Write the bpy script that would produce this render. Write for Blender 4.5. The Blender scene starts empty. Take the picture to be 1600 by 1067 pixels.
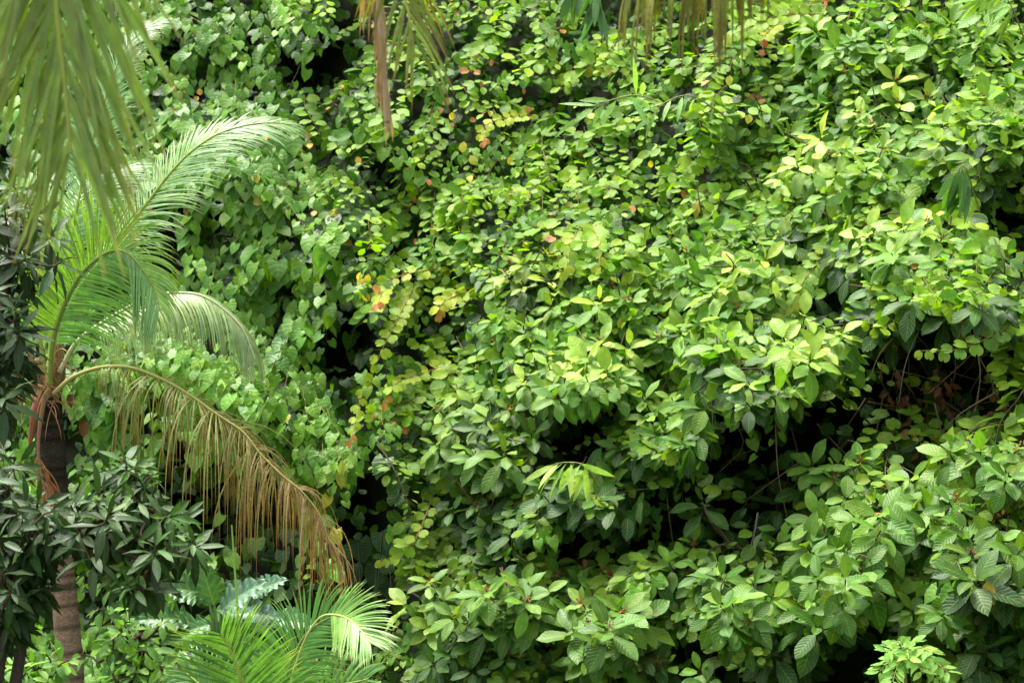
import bpy, math, random
import numpy as np
rng = np.random.default_rng(11)
random.seed(11)
sc = bpy.context.scene
COL = sc.collection
R = math.radians

# ------------------------------------------------------------------ camera, sky, sun, exposure
FOC = 70.0
F = 1600 * FOC / 36.0
CZ = 5.0
cam = bpy.data.cameras.new('camera'); cam_o = bpy.data.objects.new('camera', cam); COL.objects.link(cam_o)
cam_o.location = (0, 0, CZ); cam_o.rotation_euler = (R(90), 0, 0)
cam.lens = FOC; cam.sensor_width = 36; cam.clip_end = 2000; cam.clip_start = 0.1
cam.dof.use_dof = True; cam.dof.focus_distance = 11.5; cam.dof.aperture_fstop = 5.0
sc.camera = cam_o

SUN_EL, SUN_AZ = R(70), R(-46)          # azimuth from +Y (view direction), negative = left
w = bpy.data.worlds.new("World"); sc.world = w; w.use_nodes = True
nt = w.node_tree; nt.nodes.clear()
sky = nt.nodes.new('ShaderNodeTexSky'); sky.sky_type = 'NISHITA'; sky.sun_disc = False
sky.sun_elevation = SUN_EL; sky.sun_rotation = SUN_AZ; sky.dust_density = 4; sky.air_density = 1.0
hs = nt.nodes.new('ShaderNodeHueSaturation'); hs.inputs['Saturation'].default_value = 0.32
bg = nt.nodes.new('ShaderNodeBackground'); bg.inputs['Strength'].default_value = 0.072
wo = nt.nodes.new('ShaderNodeOutputWorld')
nt.links.new(sky.outputs[0], hs.inputs['Color']); nt.links.new(hs.outputs[0], bg.inputs[0]); nt.links.new(bg.outputs[0], wo.inputs[0])
sl = bpy.data.lights.new('sun', 'SUN'); sl.energy = 1.5; sl.angle = R(26); sl.color = (1, 0.97, 0.9)
so = bpy.data.objects.new('sun', sl); COL.objects.link(so)
so.rotation_euler = (R(90) - SUN_EL, 0, math.pi - SUN_AZ)   # lamp shines from the sky's sun direction
so.location = (0, 0, 30)
sc.view_settings.view_transform = 'Standard'; sc.view_settings.look = 'None'
sc.view_settings.exposure = 2.87; sc.view_settings.gamma = 1.0
sc.render.engine = 'CYCLES'
sc.cycles.use_denoising = True
sc.cycles.max_bounces = 6; sc.cycles.diffuse_bounces = 3; sc.cycles.glossy_bounces = 2
sc.cycles.transmission_bounces = 4; sc.cycles.transparent_max_bounces = 4

# ------------------------------------------------------------------ helpers
def P(px, py, d):
    px, py, d = np.asarray(px, float), np.asarray(py, float), np.asarray(d, float)
    px, py, d = np.broadcast_arrays(px, py, d)
    return np.stack([(px - 800) / F * d, d, CZ - (py - 533.5) / F * d], -1)

def nrm(v):
    v = np.asarray(v, float)
    return v / np.maximum(np.linalg.norm(v, axis=-1, keepdims=True), 1e-9)

class MB:
    """collects quads with a colour and a leaf coordinate per vertex"""
    def __init__(s): s.v = []; s.f = []; s.c = []; s.u = []; s.n = 0
    def add(s, v, f, c, u=None):
        v = np.asarray(v, float).reshape(-1, 3); n = len(v)
        c = np.broadcast_to(np.asarray(c, float), (n, 3)) if np.ndim(c) == 1 else np.asarray(c, float).reshape(-1, 3)
        u = np.zeros((n, 3)) if u is None else np.asarray(u, float).reshape(-1, 3)
        s.v.append(v); s.c.append(c); s.u.append(u); s.f.append(np.asarray(f, int).reshape(-1, 4) + s.n); s.n += n
    def build(s, name, mat, parent=None, root=None, smooth=True):
        if not s.v: return None
        v = np.concatenate(s.v); f = np.concatenate(s.f); c = np.concatenate(s.c); u = np.concatenate(s.u)
        if root is not None: v = v - np.array(root.location)[None]
        me = bpy.data.meshes.new(name)
        me.vertices.add(len(v)); me.vertices.foreach_set('co', v.astype(np.float32).ravel())
        me.loops.add(f.size); me.loops.foreach_set('vertex_index', f.astype(np.int32).ravel())
        me.polygons.add(len(f)); me.polygons.foreach_set('loop_start', np.arange(0, f.size, 4, dtype=np.int32))
        me.polygons.foreach_set('loop_total', np.full(len(f), 4, dtype=np.int32))
        a = me.attributes.new('tint', 'FLOAT_COLOR', 'POINT')
        a.data.foreach_set('color', np.concatenate([np.clip(c, 0, 1), np.ones((len(c), 1))], 1).astype(np.float32).ravel())
        b = me.attributes.new('luv', 'FLOAT_VECTOR', 'POINT'); b.data.foreach_set('vector', u.astype(np.float32).ravel())
        me.update(calc_edges=True); me.validate()
        me.polygons.foreach_set('use_smooth', np.full(len(me.polygons), smooth)); me.materials.append(mat)
        o = bpy.data.objects.new(name, me); COL.objects.link(o)
        if parent is not None: o.parent = parent
        return o

def root(name, label, cat, loc, group=None):
    o = bpy.data.objects.new(name, None); COL.objects.link(o); o.location = tuple(float(q) for q in loc)
    o.empty_display_size = 0.2
    o['label'] = label; o['category'] = cat
    if group: o['group'] = group
    return o

def smooth_path(pts, n):
    """Catmull-Rom through pts, n samples"""
    p = np.asarray(pts, float); p = np.concatenate([[2 * p[0] - p[1]], p, [2 * p[-1] - p[-2]]])
    m = len(p) - 3; t = np.linspace(0, m - 1e-6, n); i = t.astype(int); t = (t - i)[:, None]
    a, b, c, d = p[i], p[i + 1], p[i + 2], p[i + 3]
    q = .5 * (2 * b + (c - a) * t + (2 * a - 5 * b + 4 * c - d) * t ** 2 + (3 * b - a - 3 * c + d) * t ** 3)
    L = np.concatenate([[0], np.cumsum(np.linalg.norm(np.diff(q, axis=0), axis=1))])
    s = np.linspace(0, L[-1], n)
    return np.stack([np.interp(s, L, q[:, k]) for k in range(3)], 1)

def tube(mb, pts, r0, r1, col, sides=6, rad=None):
    p = np.asarray(pts, float); n = len(p)
    t = nrm(np.gradient(p, axis=0))
    ref = np.array([0.3, 0.9, 0.2]) if abs(t[0][1]) < .8 else np.array([1., 0, 0])
    a = nrm(np.cross(t, ref)); b = np.cross(t, a)
    r = np.linspace(r0, r1, n) if rad is None else np.asarray(rad)
    th = np.linspace(0, 2 * np.pi, sides, endpoint=False)
    ring = p[:, None] + r[:, None, None] * (np.cos(th)[None, :, None] * a[:, None] + np.sin(th)[None, :, None] * b[:, None])
    i, j = np.meshgrid(np.arange(n - 1), np.arange(sides), indexing='ij'); j2 = (j + 1) % sides
    f = np.stack([i * sides + j, i * sides + j2, (i + 1) * sides + j2, (i + 1) * sides + j], -1)
    c = np.asarray(col, float)
    if c.ndim == 2: c = np.repeat(c, sides, 0)
    u = np.stack([np.repeat(np.linspace(0, 1, n), sides), np.tile(th, n), np.zeros(n * sides)], 1)
    mb.add(ring, f, c, u)

# leaf templates: (t along, j across) -> outline
def template(kind):
    if kind == 'ellip':   t = np.array([0, .10, .24, .40, .56, .72, .86, 1.]); wd = np.array([.03, .06, .55, .88, 1., .90, .58, .02])
    elif kind == 'lance': t = np.array([0, .08, .25, .5, .75, 1.]); wd = np.array([.05, .12, .75, 1., .72, .02])
    elif kind == 'heart': t = np.array([0, .14, .15, .30, .5, .7, .86, 1.]); wd = np.array([.02, .03, .72, 1., .96, .66, .28, .02])
    elif kind == 'lobed': t = np.array([0, .12, .16, .4, .65, .85, .95, 1.]); wd = np.array([.02, .03, .5, .95, 1.0, .86, .62, .40])
    elif kind == 'round': t = np.array([0, .10, .3, .55, .8, 1.]); wd = np.array([.03, .06, .78, 1., .78, .08])
    J = np.array([-1, -.5, 0, .5, 1.])
    T, JJ = np.meshgrid(t, J, indexing='ij'); W = np.repeat(wd[:, None], 5, 1)
    x = JJ * W; y = T.copy()
    if kind == 'heart': y = y - .20 * (np.abs(JJ) ** 1.5) * np.clip(1 - (T - .15) / .4, 0, 1) * (T > .145)
    if kind == 'lobed':
        y = y - .10 * np.abs(JJ) * np.clip(1 - (T - .16) / .3, 0, 1) * (T > .13)
        y = y - .22 * np.clip(1 - np.abs(JJ) / .45, 0, 1) * np.clip((T - .6) / .4, 0, 1)
    n, m = x.shape; i, j = np.meshgrid(np.arange(n - 1), np.arange(m - 1), indexing='ij')
    f = np.stack([i * m + j, i * m + j + 1, (i + 1) * m + j + 1, (i + 1) * m + j], -1).reshape(-1, 4)
    return x.ravel(), y.ravel(), JJ.ravel(), T.ravel(), f
TPL = {k: template(k) for k in ('ellip', 'lance', 'heart', 'lobed', 'round')}

def leaves(mb, kind, o, d, n, L, W, col, curl=.15, fold=.18, wave=.02, keep=None):
    x, y, J, T, f = TPL[kind]
    o = np.atleast_2d(o); N = len(o)
    if N == 0: return
    if keep is not None:
        o, d, n = o[keep], np.asarray(d)[keep], np.asarray(n)[keep]; L = np.broadcast_to(L, N)[keep]; W = np.broadcast_to(W, N)[keep]; col = np.broadcast_to(col, (N, 3))[keep]; N = len(o)
        if N == 0: return
    d = nrm(d); s = nrm(np.cross(d, n)); nn = np.cross(s, d)
    L = np.broadcast_to(L, N)[:, None]; W = np.broadcast_to(W, N)[:, None] * .5
    curl = np.broadcast_to(curl, N)[:, None] * rng.uniform(.3, 1.5, (N, 1)); fold = np.broadcast_to(fold, N)[:, None] * rng.uniform(.2, 1.6, (N, 1))
    ph = rng.uniform(0, 6.3, (N, 1)); tw = rng.normal(0, .12, (N, 1))
    X = x[None] * W; Y = y[None] * L
    Z = fold * np.abs(X) - curl * L * T[None] ** 2 + wave * L * np.abs(J)[None] * np.sin(T[None] * 13 + ph + J[None] * 2) + tw * X * T[None]
    v = o[:, None] + X[..., None] * s[:, None] + Y[..., None] * d[:, None] + Z[..., None] * nn[:, None]
    V = len(x); ff = f[None] + (np.arange(N) * V)[:, None, None]
    c = np.repeat(np.atleast_2d(np.broadcast_to(col, (N, 3)))[:, None], V, 1)
    u = np.stack([np.broadcast_to(T, (N, V)), np.broadcast_to(J, (N, V)), np.broadcast_to(rng.random((N, 1)), (N, V))], -1)
    mb.add(v, ff, c, u)

# ------------------------------------------------------------------ materials
def leaf_mat(name, rough=.38, trans=.3, veins=.35, freq=9.0, spec=.5, spots=.0, ridge=0.):
    m = bpy.data.materials.new(name); m.use_nodes = True; t = m.node_tree; N = t.nodes; Lk = t.links; N.clear()
    out = N.new('ShaderNodeOutputMaterial'); pr = N.new('ShaderNodeBsdfPrincipled'); tr = N.new('ShaderNodeBsdfTranslucent'); mx = N.new('ShaderNodeMixShader')
    at = N.new('ShaderNodeAttribute'); at.attribute_name = 'tint'
    uv = N.new('ShaderNodeAttribute'); uv.attribute_name = 'luv'
    sp = N.new('ShaderNodeSeparateXYZ'); Lk.new(uv.outputs['Vector'], sp.inputs[0])
    def M(op, a, b=None, c=None):
        q = N.new('ShaderNodeMath'); q.operation = op
        for i, s in enumerate((a, b, c)):
            if s is None: continue
            if isinstance(s, (int, float)): q.inputs[i].default_value = s
            else: Lk.new(s, q.inputs[i])
        return q.outputs[0]
    aj = M('ABSOLUTE', sp.outputs[1])
    side = M('SUBTRACT', sp.outputs[0], M('MULTIPLY', aj, .22))
    wv = M('SINE', M('MULTIPLY', side, freq * 6.283))
    vein = M('POWER', M('MULTIPLY_ADD', wv, .5, .5), 5.0)
    mid = M('SUBTRACT', 1.0, M('SMOOTH_MIN', M('MULTIPLY', aj, 11.0), 1.0, .1))
    mid = M('MAXIMUM', mid, 0.0)
    v = M('MULTIPLY', M('MAXIMUM', M('MULTIPLY', vein, .45), mid), veins)
    vc = N.new('ShaderNodeMix'); vc.data_type = 'RGBA'; vc.inputs['B'].default_value = (.36, .50, .10, 1)
    Lk.new(v, vc.inputs['Factor']); 
    no = N.new('ShaderNodeTexNoise'); no.inputs['Scale'].default_value = 26; no.inputs['Detail'].default_value = 3
    ge = N.new('ShaderNodeNewGeometry'); Lk.new(ge.outputs['Position'], no.inputs['Vector'])
    hsv = N.new('ShaderNodeHueSaturation'); Lk.new(at.outputs['Color'], hsv.inputs['Color'])
    Lk.new(M('MULTIPLY_ADD', no.outputs[0], .9, .55), hsv.inputs['Value'])
    src = hsv.outputs[0]
    if spots:
        n2 = N.new('ShaderNodeTexNoise'); n2.inputs['Scale'].default_value = 60; Lk.new(ge.outputs['Position'], n2.inputs['Vector'])
        sm = N.new('ShaderNodeMix'); sm.data_type = 'RGBA'; sm.inputs['B'].default_value = (.20, .10, .03, 1); Lk.new(src, sm.inputs['A'])
        Lk.new(M('MULTIPLY', M('GREATER_THAN', n2.outputs[0], 1 - spots), .8), sm.inputs['Factor']); src = sm.outputs['Result']
    Lk.new(src, vc.inputs['A'])
    base = vc.outputs['Result']
    Lk.new(base, pr.inputs['Base Color'])
    Lk.new(M('MULTIPLY_ADD', no.outputs[0], .3, rough - .15), pr.inputs['Roughness'])
    pr.inputs['Specular IOR Level'].default_value = spec
    bp = N.new('ShaderNodeBump'); bp.inputs['Strength'].default_value = .35 + ridge; bp.inputs['Distance'].default_value = .004
    Lk.new(M('ADD', M('MULTIPLY', vein, -1.), M('MULTIPLY', no.outputs[0], .8)), bp.inputs['Height'])
    Lk.new(bp.outputs[0], pr.inputs['Normal'])
    tc = N.new('ShaderNodeMix'); tc.data_type = 'RGBA'; tc.blend_type = 'MULTIPLY'; tc.inputs['Factor'].default_value = 1
    Lk.new(base, tc.inputs['A']); tc.inputs['B'].default_value = (1.5, 1.55, .40, 1)
    Lk.new(tc.outputs['Result'], tr.inputs['Color'])
    mx.inputs[0].default_value = trans
    Lk.new(pr.outputs[0], mx.inputs[1]); Lk.new(tr.outputs[0], mx.inputs[2]); Lk.new(mx.outputs[0], out.inputs[0])
    return m

def solid_mat(name, rough=.8, scale=20, amt=.8, bump=.5, ring=0):
    m = bpy.data.materials.new(name); m.use_nodes = True; t = m.node_tree; N = t.nodes; Lk = t.links
    pr = N['Principled BSDF']; pr.inputs['Roughness'].default_value = rough; pr.inputs['Specular IOR Level'].default_value = .12
    at = N.new('ShaderNodeAttribute'); at.attribute_name = 'tint'
    ge = N.new('ShaderNodeNewGeometry'); no = N.new('ShaderNodeTexNoise'); no.inputs['Scale'].default_value = scale; no.inputs['Detail'].default_value = 6
    no.inputs['Roughness'].default_value = .7
    mp = N.new('ShaderNodeMapping'); mp.inputs['Scale'].default_value = (1, 1, ring if ring else 1)
    Lk.new(ge.outputs['Position'], mp.inputs[0]); Lk.new(mp.outputs[0], no.inputs['Vector'])
    q = N.new('ShaderNodeMath'); q.operation = 'MULTIPLY_ADD'; q.inputs[1].default_value = amt * 2; q.inputs[2].default_value = 1 - amt
    Lk.new(no.outputs[0], q.inputs[0]); h = N.new('ShaderNodeHueSaturation'); Lk.new(at.outputs['Color'], h.inputs['Color']); Lk.new(q.outputs[0], h.inputs['Value'])
    Lk.new(h.outputs[0], pr.inputs['Base Color'])
    bp = N.new('ShaderNodeBump'); bp.inputs['Strength'].default_value = bump; bp.inputs['Distance'].default_value = .02
    Lk.new(no.outputs[0], bp.inputs['Height']); Lk.new(bp.outputs[0], pr.inputs['Normal'])
    return m

M_CREEP = leaf_mat('creeper_leaf', .52, .40, .14, 5, .24)
M_HEART = leaf_mat('heart_leaf', .46, .32, .16, 5, .30)
M_SHRUB = leaf_mat('shrub_leaf', .48, .32, .30, 9, .28, ridge=.1, spots=.30)
M_DARK = leaf_mat('dark_leaf', .46, .10, .12, 10, .22)
M_PALM = leaf_mat('palm_leaflet', .40, .30, .10, 0, .5)
M_NEAR = leaf_mat('near_palm_leaflet', .42, .3, .10, 0, .45, spots=.33)
M_PALMOLD = leaf_mat('old_palm_leaflet', .5, .35, .10, 0, .35, spots=.42)
M_BLUE = leaf_mat('waxy_leaf', .45, .12, .30, 6, .35)
M_DRY = leaf_mat('dry_leaf', .75, .18, .1, 6, .2)
M_TWIG = solid_mat('twig_bark', .85, 40, .5)
M_STEM = solid_mat('green_stem', .5, 15, .3, .1)
M_BARK = solid_mat('palm_bark', .9, 42, 1.5, 1.0, ring=2.2)
M_SOIL = solid_mat('soil', .95, 3, .6, .8)

# ------------------------------------------------------------------ the relief of the hillside
# how openly the growth lies to the sky, cell by cell (0 deep hollow ... 9 open crest); nine blocks of 12 x 8 cells of 45 px
BL = {
 (0, 0): "555667776556 555566556662 555557647611 555545788674 555556778743 333457666555 223454444665 223333444367",
 (530, 0): "223444543344 234455636656 345565434556 543455445567 345545665566 435636777664 433677778776 677777778876",
 (1060, 0): "346766774667 235556676567 654664657667 657766676656 532777677544 257778875433 577666543332 677765467632",
 (0, 355): "233333465664 223335665543 223344443465 223344444566 224555556565 223433445565 223311112455 222466322134",
 (530, 355): "366566676467 566566665467 475666556577 126765677646 257777677756 237664367755 145774621267 366465432467",
 (1060, 355): "777566657645 645464457536 566464443456 565766531114 456355321013 525631223115 723213442135 721311455356",
 (0, 707): "223553223235 233444321134 333432212224 222222233225 222222222235 222222222112 444443222212 555554332223",
 (530, 707): "646565566524 236643367654 245666562451 146665433235 014656456555 116665456735 234453234625 554535465246",
 (1060, 707): "331164345675 341244557744 523556476454 554555543465 555574545256 666554247124 225542134244 513441156156",
}
GX0, GX1, GY0, GY1, ST = -420, 2020, -330, 1480, 10
gx = np.arange(GX0, GX1 + 1, ST); gy = np.arange(GY0, GY1 + 1, ST)
acc = np.zeros((len(gy), len(gx))); wt = np.zeros_like(acc) + 1e-9
for (ox, oy), s in BL.items():
    rows = s.split(); g = np.array([[int(c) for c in r] for r in rows], float); assert g.shape == (8, 12), (ox, oy, g.shape)
    u = (np.clip(gx, 0, 1599) - ox) / 45 - .5; v = (np.clip(gy, 0, 1066) - oy) / 45 - .5
    ok = ((v >= -.51) & (v <= 7.51))[:, None] & ((u >= -.51) & (u <= 11.51))[None]
    u = np.clip(u, 0, 10.999); v = np.clip(v, 0, 6.999); iu = u.astype(int); iv = v.astype(int); fu = (u - iu)[None]; fv = (v - iv)[:, None]
    b = (g[iv][:, iu] * (1 - fu) + g[iv][:, iu + 1] * fu) * (1 - fv) + (g[iv + 1][:, iu] * (1 - fu) + g[iv + 1][:, iu + 1] * fu) * fv
    acc += np.where(ok, b, 0); wt += ok
def blur(a, k):
    ker = np.exp(-.5 * (np.arange(-3 * k, 3 * k + 1) / k) ** 2); ker /= ker.sum()
    for ax in (0, 1):
        pad = [(0, 0), (0, 0)]; pad[ax] = (3 * k, 3 * k); a2 = np.pad(a, pad, mode='edge')
        a = np.apply_along_axis(lambda r: np.convolve(r, ker, 'valid'), ax, a2)
    return a
def vnoise(sz, seed):
    r = np.random.default_rng(seed); h, wd = len(gy), len(gx); g = r.normal(size=(h // sz + 3, wd // sz + 3))
    y = np.arange(h) / sz; x = np.arange(wd) / sz; iy = y.astype(int); ix = x.astype(int)
    fy = (y - iy)[:, None]; fx = (x - ix)[None]; fy = fy * fy * (3 - 2 * fy); fx = fx * fx * (3 - 2 * fx)
    return (g[iy][:, ix] * (1 - fx) + g[iy][:, ix + 1] * fx) * (1 - fy) + (g[iy + 1][:, ix] * (1 - fx) + g[iy + 1][:, ix + 1] * fx) * fy
OPEN = acc / np.where(wt < .5, 1, wt)
OPEN = blur(OPEN, 1) + .45 * vnoise(4, 1) + .35 * vnoise(9, 2)
GX, GY = np.meshgrid(gx, gy)
for (hx0, hy0, hrx, hry, am) in [(535, 520, 42, 95, 5), (590, 870, 52, 90, 5), (562, 740, 30, 70, 3.5), (480, 110, 60, 35, 1.5), (360, 340, 60, 40, 2), (440, 430, 55, 25, 1.5), (340, 790, 110, 50, 2.5),
      (220, 700, 60, 40, 2.5), (1500, 555, 115, 60, 3.5), (1150, 720, 95, 38, 3.5), (1340, 660, 80, 50, 2), (1010, 800, 120, 36, 2), (900, 655, 60, 20, .4), (1175, 850, 75, 32, 2), (1450, 1020, 60, 60, 2.5),
      (1130, 290, 30, 16, 2), (1560, 330, 40, 25, 2), (860, 870, 70, 25, 1.5), (1330, 1040, 60, 25, 1.5), (600, 230, 40, 60, 1.5)]:
    OPEN -= (am if hx0 < 620 else am * .42) * np.exp(-((GX - hx0) / hrx) ** 2 - ((GY - hy0) / hry) ** 2)
OPEN = np.maximum(OPEN - .35 / (1 + np.exp(-(GY - 640) / 40.)) / (1 + np.exp(-(GX - 640) / 40.)), 0)
def base_depth(px, py):
    px = np.asarray(px, float); py = np.asarray(py, float)
    t = (1067 - py) / 1067                                 # steep at the foot, lying back further up
    rise = np.where(t > 0, 4.9 * (.22 * t + .78 * np.abs(t) ** 1.9), .9 * t)
    return np.maximum(10.8 + (1600 - px) / 1600 * 5.2 + np.minimum(rise, 9 + .5 * t), 8.2)
BD = base_depth(GX, GY)
dev = OPEN - blur(OPEN, 14)
stepz = ST / F * BD
dv = dev * stepz * 1.0; rel = np.zeros_like(dv); run = np.zeros(dv.shape[1])
for k in range(dv.shape[0] - 1, -1, -1):                 # from the foot of the slope upward: open ground lies back, shaded ground overhangs
    if k % 2: run = .5 * run + .25 * (np.roll(run, 1) + np.roll(run, -1))
    run = run * .925 + dv[k]; rel[k] = run
rel = rel - blur(rel, 16)
hol = np.clip(4.3 - OPEN, 0, 4.3)
REL = np.clip(rel, -.8, 1.0) + .40 * hol + .05 * vnoise(4, 5)
DEP = BD + REL
def samp(A, px, py):
    u = np.clip((np.asarray(px, float) - GX0) / ST, 0, len(gx) - 1.001); v = np.clip((np.asarray(py, float) - GY0) / ST, 0, len(gy) - 1.001)
    iu = u.astype(int); iv = v.astype(int); fu = u - iu; fv = v - iv
    return (A[iv, iu] * (1 - fu) + A[iv, iu + 1] * fu) * (1 - fv) + (A[iv + 1, iu] * (1 - fu) + A[iv + 1, iu + 1] * fu) * fv

# ------------------------------------------------------------------ ground and hill
mb = MB()
xs = np.linspace(-400, 400, 41); ys = np.linspace(-400, 400, 41)
X, Y = np.meshgrid(xs, ys); Zg = -.3 + 0 * X
i, j = np.meshgrid(np.arange(40), np.arange(40), indexing='ij')
mb.add(np.stack([X, Y, Zg], -1), np.stack([i * 41 + j, i * 41 + j + 1, (i + 1) * 41 + j + 1, (i + 1) * 41 + j], -1), (.05, .07, .03))
g = mb.build('ground', M_SOIL); g['kind'] = 'structure'
mb = MB()
hx = np.arange(-2600, 4201, 40); hy = np.arange(-2400, 2601, 40)
HX, HY = np.meshgrid(hx, hy)
inside = np.clip(1 - np.maximum(np.maximum(GX0 - HX, HX - GX1), np.maximum(GY0 - HY, HY - GY1)) / 300, 0, 1)
HD = base_depth(HX, HY) + samp(blur(REL + .22 * hol, 2), HX, HY) * inside + .45
n1, m1 = HX.shape; i, j = np.meshgrid(np.arange(n1 - 1), np.arange(m1 - 1), indexing='ij')
V = P(HX, HY, HD); V[..., 2] = np.maximum(V[..., 2], -.5)
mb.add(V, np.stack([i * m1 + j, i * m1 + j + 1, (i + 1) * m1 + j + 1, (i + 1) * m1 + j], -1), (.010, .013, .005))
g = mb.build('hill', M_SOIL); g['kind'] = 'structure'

# ------------------------------------------------------------------ creepers
UP = np.array([0, 0, 1.]); OUT = np.array([0, -1., 0])
def jit(base, N, s): return nrm(np.asarray(base)[None] + rng.normal(0, s, (N, 3)))
def mixcol(a, b, t): t = np.asarray(t)[:, None]; return np.asarray(a) * (1 - t) + np.asarray(b) * t
def vary(c, s=.16, hue=.06):
    n = len(c); k = np.exp(rng.normal(0, s, (n, 1))); h = rng.normal(0, hue, (n, 1))
    return c * k * np.concatenate([1 + h * 1.6, 1 + h * .3, 1 - h], 1)

def heart_zone(px, py):
    """1 where the heart-leaved creeper covers the slope (left), 0 where the two-lobed one does"""
    edge = 560 + 50 * np.sin(py / 90.) - np.where(py < 330, 90, 0) + np.where(py > 640, -60, 0)
    return 1 / (1 + np.exp((px - edge) / 22.))

def fill_layer(N, d0, d1, pxr, pyr, keep):
    px = rng.uniform(*pxr, N); py = rng.uniform(*pyr, N); o = samp(OPEN, px, py)
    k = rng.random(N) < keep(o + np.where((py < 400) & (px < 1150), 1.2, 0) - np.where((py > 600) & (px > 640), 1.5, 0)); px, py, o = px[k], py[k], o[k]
    return px, py, o, samp(DEP, px, py) + rng.uniform(d0, d1, len(px))

heart = MB(); lob = MB(); vst = MB()
# inner old leaves, their colour darkened further to paint in the shade
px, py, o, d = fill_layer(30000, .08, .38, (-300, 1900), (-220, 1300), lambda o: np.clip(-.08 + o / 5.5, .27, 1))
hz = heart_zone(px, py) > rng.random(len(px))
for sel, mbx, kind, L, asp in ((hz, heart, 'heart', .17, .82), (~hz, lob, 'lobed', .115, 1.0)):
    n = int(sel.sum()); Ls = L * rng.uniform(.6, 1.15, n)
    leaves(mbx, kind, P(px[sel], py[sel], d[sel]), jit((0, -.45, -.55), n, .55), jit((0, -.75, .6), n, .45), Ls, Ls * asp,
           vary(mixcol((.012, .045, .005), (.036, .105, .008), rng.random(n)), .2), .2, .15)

def vine_shoots(N, mode, pxr, pyr):
    px = rng.uniform(*pxr, N); py = rng.uniform(*pyr, N)
    h = heart_zone(px, py); o = samp(OPEN, px, py)
    k = (rng.random(N) < (h if mode == 'heart' else 1 - h)) & (rng.random(N) < np.clip((o - 1.2 - np.where((py > 620) & (px > 640), .9, 0)) / 4.0, .02, 1)); px, py = px[k], py[k]
    for x0, y0 in zip(px, py):
        nl = int(rng.integers(7, 16)); m = nl
        mppx = base_depth(x0, y0) / F
        if mode == 'heart':
            ang = rng.normal(1.75, .5); sp = .075; L = .158
        else:
            ang = rng.normal(2.45, .45) if rng.random() < .75 else rng.normal(.9, .5); sp = .040; L = .102 * rng.uniform(.65, 1.3)
        a = ang + np.cumsum(rng.normal(0, .09, m)) + (np.linspace(0, .5, m) if mode == 'lob' and ang > 1.57 else 0) * -1
        small = mode == 'lob' and rng.random() < .2
        sx = x0 + np.cumsum(np.cos(a)) * sp / mppx; sy = y0 + np.cumsum(np.sin(a) * .8) * sp / mppx
        ar = np.sin(np.linspace(.1, 2.6, m))
        dd = samp(DEP, sx, sy); dd = np.minimum(dd, np.interp(np.arange(m), [0, m - 1], [dd[0], dd[-1]]) + .15)
        dd = dd - .03 - rng.uniform(.02, .16) * ar
        pt = P(sx, sy, dd); tan = nrm(np.gradient(pt, axis=0))
        if rng.random() < .5: tube(vst, pt, .0035, .0018, (.16, .13, .05), 4)
        side = nrm(np.cross(tan, nrm(OUT * .7 + UP))) * np.where(np.arange(m) % 2, 1, -1)[:, None]
        kp = (samp(OPEN, sx, sy) > 1.5) | (rng.random(m) < .12); age = np.linspace(0, 1, m)
        if mode == 'heart' or small:
            Ls = L * rng.uniform(.75, 1.25) * (1 - .45 * age ** 2) * rng.uniform(.8, 1.15, m)
            d = nrm(side * .45 + np.array([0, -.35, -.75]) + tan * .2 + rng.normal(0, .2, (m, 3)))
            nn = nrm(OUT * .65 + UP * .75 + side * .2 + rng.normal(0, .22, (m, 3)))
            c = mixcol((.045, .14, .012), (.17, .35, .03), age * .5 + rng.random() * .5 + rng.uniform(-.2, .2, m))
            leaves(lob if small else heart, 'heart', pt + side * .03, d, nn, Ls, Ls * .80, vary(c, .13), .22, .2, keep=kp)
        else:
            Ls = L * rng.uniform(.8, 1.2) * (1 - .4 * age ** 3) * rng.uniform(.85, 1.12, m)
            d = nrm(side * .9 + tan * .35 + OUT * .25 + np.array([0, 0, -.15]) + rng.normal(0, .15, (m, 3)))
            nn = nrm(OUT * .62 + UP * .8 + rng.normal(0, .3, 3) + rng.normal(0, .26, (m, 3)))
            c = mixcol((.06, .17, .008), (.265, .43, .022), np.clip(age * .4 + rng.random() * .5 + rng.uniform(-.2, .25, m), 0, 1))
            c = c * np.interp(sy[:, None], [520, 760], [1, .68])  # lower leaves darker: mature tone plus shade painted into the colour
            if rng.random() < .08: c[-2:] = np.array([.44, .20, .06])
            pk = rng.random() < .4
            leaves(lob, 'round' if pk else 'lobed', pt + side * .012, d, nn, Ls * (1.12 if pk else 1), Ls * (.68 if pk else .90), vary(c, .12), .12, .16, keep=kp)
vine_shoots(1500, 'heart', (-300, 640), (-220, 1300))
vine_shoots(2500, 'lob', (430, 1900), (-220, 1250))
def scatter_odd(mbx, kind, N, box, col, L, asp, keepo=2.5, off=-.12):
    px = rng.uniform(box[0], box[1], N); py = rng.uniform(box[2], box[3], N); k = samp(OPEN, px, py) > keepo; px, py = px[k], py[k]; n = len(px)
    Ls = L * rng.uniform(.7, 1.2, n)
    leaves(mbx, kind, P(px, py, samp(DEP, px, py) + off), jit((0, -.3, -.8), n, .3), jit((0, -.9, .3), n, .3), Ls, Ls * asp, vary(np.tile(col, (n, 1)), .25), .2, .3)
scatter_odd(lob, 'round', 34, (600, 1250, 60, 440), (.38, .13, .05), .075, .6)
scatter_odd(lob, 'round', 40, (560, 1250, 60, 520), (.42, .40, .05), .09, .7)
scatter_odd(lob, 'round', 18, (550, 700, 400, 720), (.48, .30, .06), .08, .6)
scatter_odd(heart, 'round', 26, (180, 560, 130, 330), (.50, .30, .08), .09, .8)
scatter_odd(heart, 'heart', 26, (180, 580, 380, 900), (.36, .38, .04), .13, .7)
o1 = heart.build('heart_leaved_creeper', M_HEART)
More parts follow.
